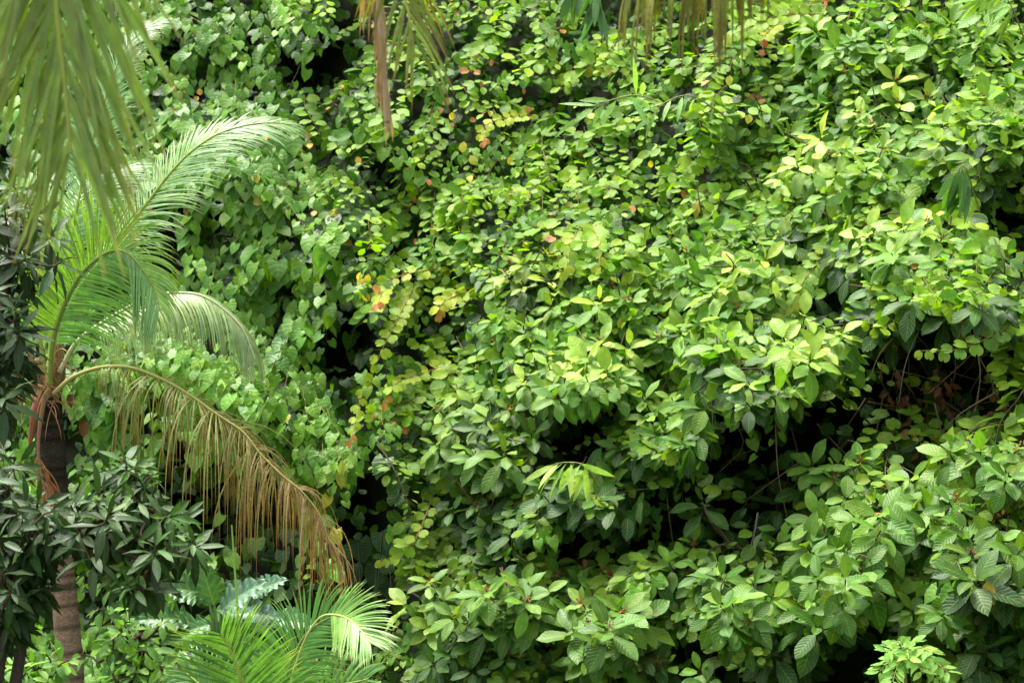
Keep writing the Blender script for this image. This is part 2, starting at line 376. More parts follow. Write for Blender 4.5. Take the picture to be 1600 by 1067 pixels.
o1['kind'] = 'stuff'; o1['label'] = 'glossy heart-leaved creeper blanketing the slope behind the palm'; o1['category'] = 'creeper'
o2 = lob.build('round_leaved_creeper', M_CREEP)
o2['kind'] = 'stuff'; o2['label'] = 'yellow-green creeper with small two-lobed leaves carpeting the middle and right slope'; o2['category'] = 'creeper'
o3 = vst.build('creeper_runners', M_TWIG); o3['kind'] = 'stuff'; o3['label'] = 'thin brown creeper runners threading among the leaves'; o3['category'] = 'vines'

# ------------------------------------------------------------------ arching creeper shoots that stand out
for (label, pp, nl_, L0, cy_, tipc) in [
 ('longest creeper shoot, trailing down the left rim of the middle mass', [(650, 440), (600, 540), (568, 610), (548, 688)], 34, .085, (.30, .42, .02), (.50, .26, .14)),
 ('yellow-ended creeper shoot with an orange red tip beside the hanging heart leaves', [(700, 418), (650, 425), (606, 440), (590, 475)], 20, .09, (.36, .44, .02), (.52, .20, .10)),
 ('short yellow creeper shoot ending in orange leaves, just inside the left rim', [(735, 455), (705, 465), (685, 480), (687, 492)], 12, .09, (.40, .46, .02), (.50, .26, .05)),
 ('creeper shoot curling over like a hook below the bluish bamboo leaves', [(830, 180), (780, 187), (755, 200), (757, 222)], 16, .085, (.36, .46, .02), (.50, .20, .06)),
 ('left one of the strings of paired leaves hanging below the middle crest', [(905, 352), (895, 375), (888, 400), (884, 425)], 14, .10, (.24, .40, .03), (.30, .42, .04)),
 ('right one of the strings of paired leaves hanging below the middle crest', [(922, 345), (932, 368), (938, 392), (936, 415)], 14, .10, (.24, .40, .03), (.30, .42, .04)),
 ('long string of paired round leaves hanging beside ribbed shrub leaves, right of the middle', [(1305, 375), (1280, 405), (1255, 440), (1236, 478)], 20, .10, (.22, .37, .03), (.28, .40, .04)),
 ('creeper shoot reaching left from the top edge, right of the tan palm tips', [(1290, 22), (1220, 25), (1165, 45), (1130, 62)], 22, .10, (.26, .40, .03), (.36, .44, .04)),
 ('creeper shoot with crimson young leaves hanging near the bare soil patch', [(1215, 35), (1200, 50), (1190, 62), (1192, 78)], 10, .09, (.36, .46, .03), (.45, .12, .08)),
 ('creeper shoot with small drooping leaves sticking out left over the black gap', [(680, 765), (650, 840), (620, 868), (588, 876)], 18, .085, (.26, .40, .02), (.36, .42, .04)),
 ('low creeper shoot on the left rim with an orange leaf hanging from its tip', [(700, 570), (640, 590), (612, 605), (604, 630)], 18, .09, (.34, .45, .02), (.52, .28, .06)),
 ('creeper shoot with a row of round leaves over the dark right hollow', [(1590, 500), (1560, 520), (1500, 545), (1440, 548)], 16, .09, (.16, .32, .03), (.18, .34, .03))]:
    dp = [float(samp(DEP, q[0], q[1])) for q in pp]; dp = np.minimum(dp, dp[0] + .1) - np.array([.05, .28, .36, .38])
    path = smooth_path([P(q[0], q[1], z) for q, z in zip(pp, dp)], nl_); r = root('creeper_shoot', label, 'creeper shoot', path[0], 'creeper shoots arching out of the slope')
    sb = MB(); tube(sb, path, .005, .002, (.25, .17, .06), 5); lb = MB()
    tan = nrm(np.gradient(path, axis=0)); sg = np.where(np.arange(nl_) % 2, 1, -1)[:, None]; side = nrm(np.cross(tan, nrm(OUT * .8 + UP * .6))) * sg; age = np.linspace(0, 1, nl_)
    c = mixcol(np.array(cy_) * .75, cy_, age); c[-2:] = np.array(tipc) * [.9, .8, .5]
    Ls = L0 * (1.05 - .35 * age ** 3) * rng.uniform(.9, 1.1, nl_)
    leaves(lb, 'lobed', path, nrm(side * .8 + tan * .45 + np.array([0, -.2, -.1 * 1]) + rng.normal(0, .1, (nl_, 3)) - UP * (age[:, None] ** 4) * 1.2), nrm(OUT * .75 + UP * .7 + rng.normal(0, .16, (nl_, 3))), Ls, Ls * .95, vary(c, .08), .12, .14)
    sb.build('stem', M_TWIG, r, r); lb.build('foliage', M_CREEP, r, r)

# ------------------------------------------------------------------ broadleaf shrubs
def rosette(mb_l, mb_w, c, axis, n, L, kind, asp, young, old, droop=.25, first=25, last=100, stem_from=None, curl=.22, fold=.2, spread=.015, tw=(.07, .05, .03)):
    axis = nrm(axis); a = nrm(np.cross(axis, [.3, .2, 1])); b = np.cross(axis, a)
    k = np.arange(n); th = k * 2.39996 + rng.uniform(0, 6.3) + rng.normal(0, .2, n)
    el = np.radians(np.interp(k, [0, n - 1], [first, last]) + rng.normal(0, 9, n))
    rad = np.cos(th)[:, None] * a + np.sin(th)[:, None] * b
    d = nrm(np.cos(el)[:, None] * axis + np.sin(el)[:, None] * rad + np.array([0, 0, -droop]))
    nn = nrm(axis * 1.0 + UP * .55 - rad * .25 + rng.normal(0, .15, (n, 3)))
    Ls = L * np.interp(k, [0, 2, n - 1], [.55, .85, 1.05]) * rng.uniform(.85, 1.15, n)
    o = c + d * .012 - axis[None] * (k[:, None] / n * spread * 5)
    col = mixcol(young, old, np.clip(k / n + rng.uniform(-.2, .25, n), 0, 1))
    leaves(mb_l, kind, o, d, nn, Ls, Ls * asp * rng.uniform(.9, 1.1, n), vary(col, .12), curl, fold)
    if stem_from is not None:
        s = np.asarray(stem_from); mid = (c + s) / 2 + np.array([0, 0, -.05]) + rng.normal(0, .02, 3)
        tube(mb_w, smooth_path([s, mid, c - axis * .05, c + axis * .01], 9), .010, .004, tw, 5)

YG = (.245, .42, .03); MG = (.06, .175, .012); DG = (.016, .062, .008); PG = (.37, .52, .07)
BR = 'broadleaf shrubs leaning out of the slope'
# px, py, rx, ry, rosettes, leaf length m, lead colour, trailing colour, lift towards the viewer, label
SH = [
 (1380, 60, 120, 50, 12, .19, YG, MG, .30, 'yellow-green leafy shrub along the top edge, right of the hanging yellow palm leaflets'),
 (1560, 90, 70, 90, 9, .20, YG, MG, .25, 'bright shrub in the upper right corner with broad pale leaves'),
 (1240, 120, 80, 50, 8, .18, YG, MG, .2, 'shrub just below the top edge beside a bare brown patch of soil'),
 (1165, 215, 70, 50, 8, .18, YG, MG, .2, 'yellowish shrub below the tan palm tips, with reddish young leaves'),
 (1420, 190, 95, 60, 10, .20, PG, MG, .3, 'shrub with orange berry clusters in the upper right, crossed by a dark branch'),
 (1530, 230, 80, 60, 9, .19, YG, DG, .2, 'shrub high on the right edge above the long narrow bamboo leaves'),
 (1310, 260, 90, 55, 12, .19, PG, MG, .4, 'pale crested shrub with dark leggy stems, left of the bamboo leaves'),
 (1190, 310, 90, 50, 10, .18, YG, MG, .25, 'shrub with one large brown-yellow dying leaf at its foot'),
 (1110, 340, 60, 45, 6, .18, YG, MG, .2, 'small shrub above the creeper hollow, left of the shrub with a dying leaf'),
 (1430, 375, 80, 35, 7, .20, PG, MG, .5, 'shrub whose pale flat spray juts over the dark hollow on the right'),
 (1300, 380, 80, 40, 8, .20, YG, DG, .2, 'shaded shrub hanging between two pale sprays at the right'),
 (1050, 410, 80, 45, 9, .19, YG, MG, .3, 'shrub with long yellow-green leaves sloping down to the left'),
 (1170, 450, 70, 45, 8, .20, PG, MG, .35, 'shrub with pale round-tipped leaves, left of the strings of paired leaves'),
 (830, 430, 55, 40, 6, .18, PG, DG, .3, 'highest pale rosette shrub in the middle, right of the hanging heart leaves'),
 (900, 465, 60, 35, 6, .18, PG, MG, .3, 'bleached yellowish shrub around a bare arching twig in the middle'),
 (980, 470, 60, 35, 6, .18, YG, MG, .3, 'shrub in the middle with one big upright pale leaf'),
 (810, 530, 55, 40, 6, .18, YG, MG, .3, 'yellow-green shrub between the orange-tipped creeper and the pale rosettes'),
 (855, 590, 60, 35, 6, .185, PG, MG, .42, 'pale many-leaved rosette shrub in the very middle of the slope'),
 (940, 570, 55, 45, 8, .19, PG, MG, .42, 'large pale rosette shrub just right of the middle rosette'),
 (1080, 540, 60, 50, 8, .19, YG, MG, .3, 'dense green shrub left of the pale spray with hanging leaves'),
 (1240, 535, 75, 40, 8, .205, PG, MG, .5, 'long pale spray reaching left over the dark hollow, leaves in ribbed pairs'),
 (1200, 610, 60, 35, 4, .19, YG, DG, .45, 'hanging shoots with single big ribbed leaves below the long pale spray'),
 (1150, 560, 60, 40, 6, .19, MG, DG, .25, 'deep green shrub tucked under the long pale spray'),
 (1050, 640, 65, 50, 9, .19, YG, MG, .4, 'yellow-green shrub bulging above the black hollow right of the middle'),
 (1000, 700, 55, 35, 4, .19, MG, DG, .2, 'dim shrub sitting at the lip of the black hollow'),
 (720, 645, 65, 35, 7, .18, PG, MG, .35, 'pale shrub left of the middle with dark hanging leaves underneath'),
 (800, 660, 50, 30, 4, .18, YG, DG, .3, 'small single rosette shrub beneath the middle rosettes'),
 (745, 710, 70, 30, 7, .185, PG, MG, .4, 'shrub with a folded whitish young leaf, left of the bamboo-like spray'),
 (900, 770, 60, 45, 8, .21, MG, DG, .35, 'large dark ribbed leaves hanging below the bamboo-like spray'),
 (760, 800, 70, 60, 9, .17, MG, DG, .2, 'shaded green shrub half hidden under the creeper, below the left rosettes'),
 (1290, 725, 55, 35, 6, .19, YG, MG, .4, 'bright rosette shrub against the dark middle of the right hollow'),
 (1220, 760, 50, 40, 5, .19, MG, DG, .2, 'very dark shrub hidden in the hollow left of the bright rosette'),
 (1540, 720, 65, 40, 8, .20, YG, MG, .4, 'bright yellow-green rosette shrub on the right edge below the hollow'),
 (1445, 795, 70, 55, 10, .205, YG, MG, .5, 'big sprawling shrub with brown stems at the lower right'),
 (1310, 830, 75, 45, 8, .205, YG, MG, .4, 'shrub with one curled brown leaf on top, left of the sprawling shrub'),
 (1120, 810, 50, 40, 5, .18, MG, DG, .3, 'dim shrub with a bare arching twig below the black hollow'),
 (1545, 870, 60, 55, 9, .20, YG, DG, .45, 'lower right shrub holding one yellow leaf near the edge'),
 (1090, 880, 60, 40, 8, .175, YG, MG, .35, 'light green shrub with fine leaves below the dim arching twig'),
 (1315, 905, 50, 35, 4, .20, YG, MG, .5, 'shrub with two big drooping pale leaves under the curled brown one'),
 (1450, 950, 38, 25, 2, .19, PG, MG, .5, 'shoot ending in a pair of pale oval leaves before the dark'),
 (1190, 945, 85, 40, 12, .175, YG, MG, .45, 'wide yellow-green shrub low on the slope, left of the paired pale leaves'),
 (1255, 1000, 70, 40, 7, .19, MG, DG, .3, 'hanging green shrub beneath the wide yellow-green shrub'),
 (1570, 1000, 60, 60, 8, .20, MG, DG, .4, 'glossy shrub filling the bottom right corner'),
 (1090, 1045, 50, 30, 5, .18, YG, MG, .4, 'bright tuft of leaves on the bottom edge right of the middle'),
 (700, 950, 80, 45, 10, .185, PG, MG, .45, 'pale rosette shrub beside the young palm, jutting left'),
 (810, 935, 65, 40, 7, .18, YG, MG, .35, 'shrub with a dark seed cluster right of the pale rosettes'),
 (945, 970, 60, 40, 7, .20, PG, MG, .5, 'rosette shrub with a round brown flower head at the lower middle'),
 (900, 900, 55, 35, 6, .18, YG, MG, .3, 'shrub with brown withered leaves hanging just above the flower head'),
 (740, 1020, 75, 40, 8, .20, MG, DG, .35, 'dark ribbed shrub on the bottom edge right of the young palm'),
 (880, 1040, 70, 30, 6, .19, YG, MG, .35, 'low shrub on the bottom edge with a single yellow leaf on top'),
 (990, 1040, 60, 30, 5, .19, MG, DG, .3, 'dark shiny shrub on the bottom edge below the flower head'),
 (1480, 640, 50, 40, 3, .16, MG, DG, -.1, 'weak shrub deep in the dark hollow behind dry brown leaves'),
 (1400, 480, 80, 40, 7, .18, MG, DG, .1, 'shaded shrub roofing the dark hollow on the right'),
 (1560, 450, 50, 60, 5, .16, MG, DG, .15, 'dark green shrub on the right edge above the hollow'),
]
for (cx, cy, rx, ry, nr, L, yc, oc, lift, label) in SH:
    pt0 = P(cx + rng.uniform(-20, 20), cy + ry * 1.2 + 30, samp(DEP, cx, cy + ry) + .42)
    r = root('broadleaf_shrub', label, 'shrub', pt0, BR)
    fo = MB(); wo_ = MB()
    if cy > 600: yc = mixcol(yc, MG, [.35])[0]; oc = mixcol(oc, DG, [.4])[0]  # low on the slope: more mature greens, with shade painted into them
    hub = P(cx, cy + ry * .5, samp(DEP, cx, cy) + .22)
    tube(wo_, smooth_path([pt0, (pt0 + hub) / 2 + [rng.normal(0, .05), 0, .03], hub], 8), .022, .013, (.075, .055, .035), 7)
    q = (np.arange(nr) + rng.random()) * 2.39996; rr = np.sqrt((np.arange(nr) + .5) / nr)
    for k in range(nr):
        x = cx + rx * rr[k] * math.cos(q[k]) + rng.normal(0, 6); y = cy + ry * rr[k] * math.sin(q[k]) + rng.normal(0, 5)
        low = (y - cy) / ry
        if k > 1 and samp(OPEN, x, y) < 2.6: continue
        dd = min(samp(DEP, x, y), samp(DEP, cx, cy) + .25) - lift * rng.uniform(.55, 1.15) + .12 * abs(low)
        c = P(x, y, dd)
        ax = np.array([(x - cx) / rx * .5 - .15, -.75, .75 - .3 * max(low, 0)]) + rng.normal(0, .14, 3)
        rosette(fo, wo_, c, ax, int(rng.integers(7, 12)), L * rng.uniform(.8, 1.3), 'ellip', .46, mixcol(yc, oc, [np.clip(.12 + .55 * max(low, -.2) + rng.normal(.1, .22) + (.30 if cy > 650 else 0), 0, .95)])[0], oc, stem_from=hub, droop=rng.uniform(.2, .6))  # random age tone; low rosettes also carry painted shade in their colour
        if rng.random() < (.8 if any(t in label for t in ('berry', 'seed', 'flower head')) else .18):
            be = MB(); stalk = c + nrm(ax) * .02
            for q2 in range(9):
                b_ = stalk + rng.normal(0, .016, 3); tube(be, [stalk, (stalk + b_) / 2 + [0, 0, .004], b_, b_ + nrm(b_ - stalk) * .006, b_ + nrm(b_ - stalk) * .011], 0, 0, (.26, .11, .04), 5, np.array([.002, .0015, .004, .006, .0008]))
            be.build('berry_cluster', M_TWIG, r, r)
    for k in range(2):
        a_ = rng.uniform(-2.6, -.4); e_ = P(cx + rx * 1.25 * math.cos(a_), cy + ry * 1.3 * math.sin(a_), samp(DEP, cx + rx * math.cos(a_), cy + ry * math.sin(a_)) - .12 - lift * .5)
        tube(wo_, smooth_path([hub, (hub + e_) / 2 + [rng.normal(0, .05), -.16, rng.normal(.03, .05)], e_], 10), .010, .004, (.085, .06, .04), 5)
    # old leaves low inside the shrub, tinted darker to paint shade in the gaps
    n = nr * 9; x = rng.normal(cx, rx * .6, n); y = rng.normal(cy + ry * .5, ry * .6, n); kp = samp(OPEN, x, y) > rng.uniform(2, 4.6, n); x = x[kp]; y = y[kp]; n = len(x)
    Ls = L * rng.uniform(.7, 1.05, n)
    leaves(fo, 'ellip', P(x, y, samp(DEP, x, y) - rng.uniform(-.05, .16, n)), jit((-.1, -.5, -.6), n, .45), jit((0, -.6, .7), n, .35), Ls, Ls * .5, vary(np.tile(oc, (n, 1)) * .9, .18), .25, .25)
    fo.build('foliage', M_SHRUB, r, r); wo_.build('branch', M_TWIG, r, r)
    if any(t in label for t in ('yellow leaf', 'dying leaf', 'brown-yellow')):
        yl = MB(); n = 1; x = cx + rng.normal(0, rx * .5); y = cy + rng.normal(0, ry * .5)
        leaves(yl, 'ellip', P([x], [y], [samp(DEP, x, y) - lift]), jit((0, -.3, -.9), n, .2), jit((0, -1, .2), n, .2), L * .75, L * .34, np.array([[.36, .27, .03]]), .5, .5, .05)
        yl.build('yellow_leaf', M_SHRUB, r, r)

# ------------------------------------------------------------------ palms
def blades(mb, o, d, L, wd, droop, nrmv, c0, c1, seg=8, tipfade=.25, fold=.35):
    """narrow folded leaflets that bend under their weight; all arrays per leaflet"""
    N = len(o); d = nrm(d); pts = [o]; dirs = [d]; p = o.copy(); st = (L / seg)[:, None]
    for k in range(seg):
        d = nrm(d + np.array([0, 0, -1.]) * droop[:, None] * (k + 1) / seg / seg * 2.0)
        p = p + d * st; pts.append(p); dirs.append(d)
    pts = np.stack(pts, 1); dirs = np.stack(dirs, 1)
    s = nrm(np.cross(dirs, nrmv[:, None])); nn = np.cross(s, dirs)
    t = np.linspace(0, 1, seg + 1); wp = np.interp(t, [0, .08, .35, .7, 1], [.35, .9, 1., .75, .04])
    W = (wd[:, None] * wp[None])[..., None] * .5
    v = np.stack([pts - s * W - nn * W * fold, pts, pts + s * W - nn * W * fold], 2)      # N, seg+1, 3, 3
    i, j = np.meshgrid(np.arange(seg), np.arange(2), indexing='ij')
    f = np.stack([i * 3 + j, i * 3 + j + 1, (i + 1) * 3 + j + 1, (i + 1) * 3 + j], -1).reshape(-1, 4)
    V = (seg + 1) * 3; ff = f[None] + (np.arange(N) * V)[:, None, None]
    tt = np.clip((t - (1 - tipfade)) / max(tipfade, 1e-3), 0, 1)[None, :, None]
    col = c0[:, None] * (1 - tt) + c1[:, None] * tt
    col = np.repeat(col[:, :, None], 3, 2)
    u = np.stack([np.broadcast_to(t[None, :, None], (N, seg + 1, 3)), np.broadcast_to(np.array([-1, 0, 1.])[None, None], (N, seg + 1, 3)), np.broadcast_to(rng.random((N, 1, 1)), (N, seg + 1, 3))], -1)
    mb.add(v, ff, col, u)

def frond(parent, pix, depths, n=70, s0=.25, L=.6, wd=.022, face=(0, -1, .3), a0=75, a1=25, droop=(.6, .6), lift=.15, col=(.10, .24, .04),
          tip=(.2, .22, .05), tipfade=.25, rcol=(.22, .30, .06), r0=.018, r1=.004, mat=None, sides=(1, -1), prof=None, prof2=None, clump=0., ragged=0., sj=.0, label=None, col_end=None, lscale=(1, 1), tint_side=None):
    pts = P([p[0] for p in pix], [p[1] for p in pix], np.interp(np.linspace(0, 1, len(pix)), np.linspace(0, 1, len(depths)), depths))
    path = smooth_path(pts, 60)
    rb = MB(); tube(rb, path, r0, r1, rcol, 7)
    # flatten nothing: a round midrib with a broad base
    fr = rb.build('frond', M_STEM, parent, parent)
    if label: fr['label'] = label
    lb = MB(); T = nrm(np.gradient(path, axis=0)); tt = np.linspace(0, 1, 60)
    for si, sd in enumerate(sides):
        s = np.linspace(s0, .995, n) + rng.normal(0, .3 / n, n); s = np.clip(s, s0, 1)
        if ragged: s = s[rng.random(n) > ragged]
        N = len(s); o = np.stack([np.interp(s, tt, path[:, k]) for k in range(3)], 1); t = nrm(np.stack([np.interp(s, tt, T[:, k]) for k in range(3)], 1))
        fc = nrm(np.asarray(face, float)); nn = nrm(fc[None] - (t @ fc)[:, None] * t); b = np.cross(t, nn) * sd
        q = (s - s0) / (1 - s0); a = np.radians(np.interp(q, [0, 1], [a0, a1]) + rng.normal(0, 2 + sj, N))
        lp = np.interp(q, [0, .12, .45, .8, 1], (prof2 if si and prof2 else prof) or [.55, .85, 1, .75, .35]) * rng.uniform(.88, 1.08, N) * lscale[si]
        d = np.cos(a)[:, None] * t + np.sin(a)[:, None] * b + nn * lift + rng.normal(0, .03 + sj * .01, (N, 3))
        if clump:
            ck = np.interp(np.arange(N), np.arange(0, N + 6, 5), rng.normal(0, 1, len(np.arange(0, N + 6, 5)))); lp = lp * np.clip(.85 + .35 * ck * clump, .3, 1.25) * rng.uniform(.6, 1.1, N)
            cv = np.stack([np.interp(np.arange(N), np.arange(0, N + 6, 5), rng.normal(0, 1, len(np.arange(0, N + 6, 5)))) for _ in range(3)], 1); d = d + cv * .35 * clump
        c = mixcol(col, col_end if col_end is not None else col, q) 
        if tint_side and si == 1: c = c * np.asarray(tint_side)
        c = vary(c, .14, .04)
        blades(lb, o, d, L * lp, wd * rng.uniform(.8, 1.15, N) * np.interp(q, [0, .1, .8, 1], [.7, 1, .9, .6]), rng.uniform(droop[0], droop[1], N), nn, c, vary(np.tile(tip, (N, 1)), .3), tipfade=tipfade)
    lb.build('leaflets', mat or M_PALM, fr)
    return fr
# the leaflets' root offset: frond objects sit at the palm's origin, so give children the same offset
_old_build = MB.build
def _build(s, name, mat, parent=None, root=None, smooth=True):
    if name == 'leaflets': root = parent.parent
    return _old_build(s, name, mat, parent, root, smooth)
MB.build = _build

GREEN = (.085, .22, .035); PALE = (.26, .38, .14); YEL = (.25, .36, .03); OLIVE = (.20, .21, .035); TAN = (.40, .27, .14); BROWN = (.16, .08, .035); REDB = (.25, .09, .03)

# main coconut palm on the left
D0 = 13.6
base = P(128, 1560, D0); base[2] = 0
palm = root('coconut_palm', 'coconut palm with dark ringed trunk and drooping browning fronds on the left', 'palm tree', base)
tr = MB(); tp = smooth_path([base, P(128, 1350, D0), P(112, 1067, D0), P(100, 930, D0), P(88, 800, D0), P(78, 690, D0), P(72, 620, D0)], 160)
hgt = np.linspace(0, 1, 160); ph_ = hgt * 74 + .35 * np.sin(hgt * 61) + .2 * np.sin(hgt * 149); ring = .0035 * (np.abs((ph_ % 1) - .5) * 2) ** 3 + rng.normal(0, .0012, 160)
rad = np.interp(hgt, [0, .1, .5, .85, .97, 1], [.16, .105, .086, .088, .10, .10]) + ring * 1.5
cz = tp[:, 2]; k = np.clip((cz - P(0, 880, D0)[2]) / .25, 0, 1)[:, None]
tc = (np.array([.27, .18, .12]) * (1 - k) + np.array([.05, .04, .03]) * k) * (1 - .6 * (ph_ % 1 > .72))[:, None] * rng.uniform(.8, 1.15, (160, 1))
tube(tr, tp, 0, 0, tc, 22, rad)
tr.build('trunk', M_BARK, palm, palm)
# fibrous crown base: overlapping leaf bases
cb = MB()
for kk in range(16):
    th = rng.uniform(0, 6.28); yy = rng.uniform(560, 625); ex = rng.uniform(-26, 26)
    p0 = P(72, 628, D0) + [math.cos(th) * .06, math.sin(th) * .06, 0]; p2 = P(76 + ex, yy - 50, D0) + [0, math.sin(th) * .12, 0]
    tube(cb, smooth_path([p0, (p0 + p2) / 2 + [math.cos(th) * .04, math.sin(th) * .04, 0], p2], 8), .035, .012, vary(np.array([[.20, .13, .06]]), .4)[0], 6)
n = 60; o = P(rng.uniform(55, 92, n), rng.uniform(560, 635, n), D0 - .1)
blades(cb, o, jit((.1, -.3, .1), n, .7), rng.uniform(.12, .4, n), np.full(n, .007), np.full(n, 1.6), jit((0, -1, 0), n, .3), vary(np.tile((.30, .17, .07), (n, 1)), .4), vary(np.tile((.25, .15, .07), (n, 1)), .3))
cb.build('fibre_sheath', M_TWIG, palm, palm)
sp = MB(); pth = smooth_path([P(64, 606, D0 - .12), P(56, 640, D0 - .16), P(49, 680, D0 - .16), P(44, 712, D0 - .15)], 14)
tube(sp, pth, 0, 0, (.26, .10, .06), 8, np.array([.012, .02, .028, .032, .034, .034, .032, .028, .024, .02, .016, .012, .008, .003]))
sp.build('dry_sheath', M_STEM, palm, palm)
# F5 upright behind
frond(palm, [(82, 570), (96, 470), (115, 350), (142, 225), (162, 162), (186, 94), (202, 68), (230, 44), (256, 30)], [13.7, 14.4], 120, .30, .62, .012, (-.55, -.8, .45), 62, 24, (.5, .9), .0, (.13, .27, .07), (.3, .35, .15), lscale=(.62, .8))
# F4 upper right, pale
frond(palm, [(84, 565), (112, 470), (160, 405), (200, 355), (238, 306), (268, 268), (300, 236), (340, 210), (385, 196), (425, 192), (455, 195)], [13.6, 13.9], 125, .30, .54, .011, (-.25, -.85, .75), 62, 20, (.35, .8), .0, (.19, .33, .10), (.3, .38, .17), lscale=(.95, .6), tint_side=(1.2, 1.15, 1.2))
# another one to its left
frond(palm, [(80, 565), (80, 450), (105, 350), (150, 290), (190, 262), (225, 250)], [13.8, 14.6], 110, .35, .55, .012, (-.4, -.8, .6), 65, 25, (.6, 1.0), 0, (.14, .27, .08), (.3, .35, .15), lscale=(1, .7))
# F2 pale hanging frond behind the arch
frond(palm, [(93, 581), (118, 537), (152, 510), (202, 480), (246, 461), (294, 458), (324, 466), (354, 487), (381, 517), (398, 560)], [13.5, 13.3], 150, .22, .52, .012, (.05, -.35, .95), 60, 22, (2.2, 3.0), -.1, (.26, .36, .14), (.3, .3, .12), rcol=(.42, .42, .26), prof=[.6, 1, 1, .8, .35])
# F1 big arched frond
frond(palm, [(78, 600), (81, 544), (91, 500), (111, 453), (135, 419), (169, 394), (196, 394), (219, 416), (240, 450), (250, 484)], [13.4, 12.9], 160, .16, .58, .0125, (0, -1, -.05), 72, 26, (.7, 1.0), .05, (.11, .25, .05), (.28, .34, .08), rcol=(.16, .22, .04), prof=[.6, .95, 1.0, .9, .5], prof2=[.6, .95, 1.0, .55, .25], lscale=(1.0, 1.0), tint_side=(1.5, 1.25, .6))
# F7 leftward
frond(palm, [(72, 590), (55, 500), (25, 455), (-20, 450), (-70, 480)], [13.5, 13.6], 110, .25, .55, .012, (.2, -.8, .5), 60, 25, (.8, 1.4), 0, (.09, .2, .04), (.25, .3, .08))
frond(palm, [(76, 590), (84, 470), (92, 390), (72, 320), (40, 280)], [13.8, 14.6], 110, .35, .5, .012, (0, -1, .3), 60, 25, (.6, .9), 0, (.16, .32, .04), (.3, .36, .06))
# F3 old browning frond, lower
old = [(84, 615), (111, 591), (142, 578), (169, 573), (202, 574), (236, 585), (270, 601), (304, 622), (327, 639), (351, 655), (381, 676), (405, 707), (439, 741), (472, 768), (500, 805), (517, 852)]
fr = frond(palm, old, [13.4, 12.9], 230, .14, .92, .0105, (.1, -.4, 1), 74, 22, (2.6, 7.5), -.2, (.17, .27, .04), (.20, .10, .045), tipfade=.6, rcol=(.28, .26, .08), mat=M_PALMOLD, prof=[.35, .8, 1, .75, .62], ragged=.16, sj=8, clump=1., col_end=(.36, .22, .12), r0=.016, r1=.003, label='drooping browning frond hanging its ragged leaflets')
frond(palm, [(66, 606), (40, 600), (15, 608), (-15, 640), (-40, 690)], [13.3, 13.0], 50, .2, .4, .012, (.1, -.4, 1), 60, 30, (4, 6), -.2, BROWN, TAN, mat=M_DRY, rcol=(.2, .12, .06), ragged=.3, sj=8, label='dead brown frond hanging left of the trunk')
frond(palm, [(70, 618), (60, 690), (66, 750), (84, 800)], [13.35, 13.25], 30, .5, .35, .010, (.6, -.8, 0), 40, 20, (1, 2), 0, (.30, .13, .06), TAN, mat=M_DRY, rcol=(.22, .12, .06), ragged=.3, sj=8, lscale=(.4, 1))

# near palm left: big soft frond hanging into the corner
bA = np.array([-2.5, 4.2, -.3])
pA = root('coconut_palm', 'near palm, its huge soft green frond hanging down the upper left corner', 'palm tree', bA)
tA = MB(); tube(tA, smooth_path([bA, (-2.5, 4.2, 3), (-2.35, 4.3, 5.6), (-2.3, 4.4, 7.6)], 40), .16, .11, (.15, .10, .07), 14)
tA.build('trunk', M_BARK, pA, pA)
cA = (-2.3, 4.4, 7.6)
def topx(p):  # world -> pixel and depth
    return (800 + p[0] / p[1] * F, 533.5 - (p[2] - CZ) / p[1] * F, p[1])
def frondw(parent, world, **kw):
    pp = [topx(q) for q in world]
    a = [(q[0], q[1]) for q in pp]; 
    # depths along the control points
    return frond(parent, a, [q[2] for q in pp], **kw)
def PX(px, py, d): return tuple(P(px, py, d))
A1 = dict(n=95, s0=.22, L=.82, wd=.026, r0=.02, r1=.006)
frondw(pA, [cA, (-2.1, 4.5, 7.9), (-1.7, 4.7, 7.7), PX(40, -700, 4.8), PX(75, -300, 4.8), PX(88, 0, 4.8), PX(97, 90, 4.8), PX(104, 160, 4.8), PX(110, 240, 4.8)], n=175, s0=.28, L=.57, wd=.0165, face=(-.2, -1, .0), a0=46, a1=19, droop=(.1, .6), lift=.04, col=(.17, .25, .035), tip=(.42, .27, .12), tipfade=.14, rcol=(.30, .34, .07), r0=.020, r1=.005, mat=M_NEAR, sj=3, lscale=(.92, 1.0), prof=[.6, .9, 1, 1, .62], tint_side=(1.1, 1.12, 1.3))
frondw(pA, [cA, (-2.0, 4.8, 8.0), (-1.6, 5.2, 7.6), PX(90, -430, 5.6), PX(150, -240, 5.6), PX(215, -105, 5.5), PX(250, -50, 5.5)], n=80, s0=.3, L=.42, wd=.022, face=(.1, -.6, 1), a0=60, a1=35, droop=(3, 4.5), lift=-.1, col=(.07, .14, .02), tip=(.15, .15, .03), r0=.02, r1=.005)
frondw(pA, [cA, (-2.6, 4.2, 8.2), (-3.2, 3.9, 7.9), (-3.6, 3.6, 7.0)], n=70, s0=.2, L=.7, wd=.03, face=(0, -.3, 1), a0=65, a1=30, droop=(1.5, 2.5), col=GREEN)
frondw(pA, [cA, (-2.3, 3.8, 8.1), (-2.4, 3.0, 7.7), (-2.6, 2.4, 6.8)], n=70, s0=.2, L=.7, wd=.03, face=(0, -.3, 1), a0=65, a1=30, droop=(1.5, 2.5), col=GREEN)

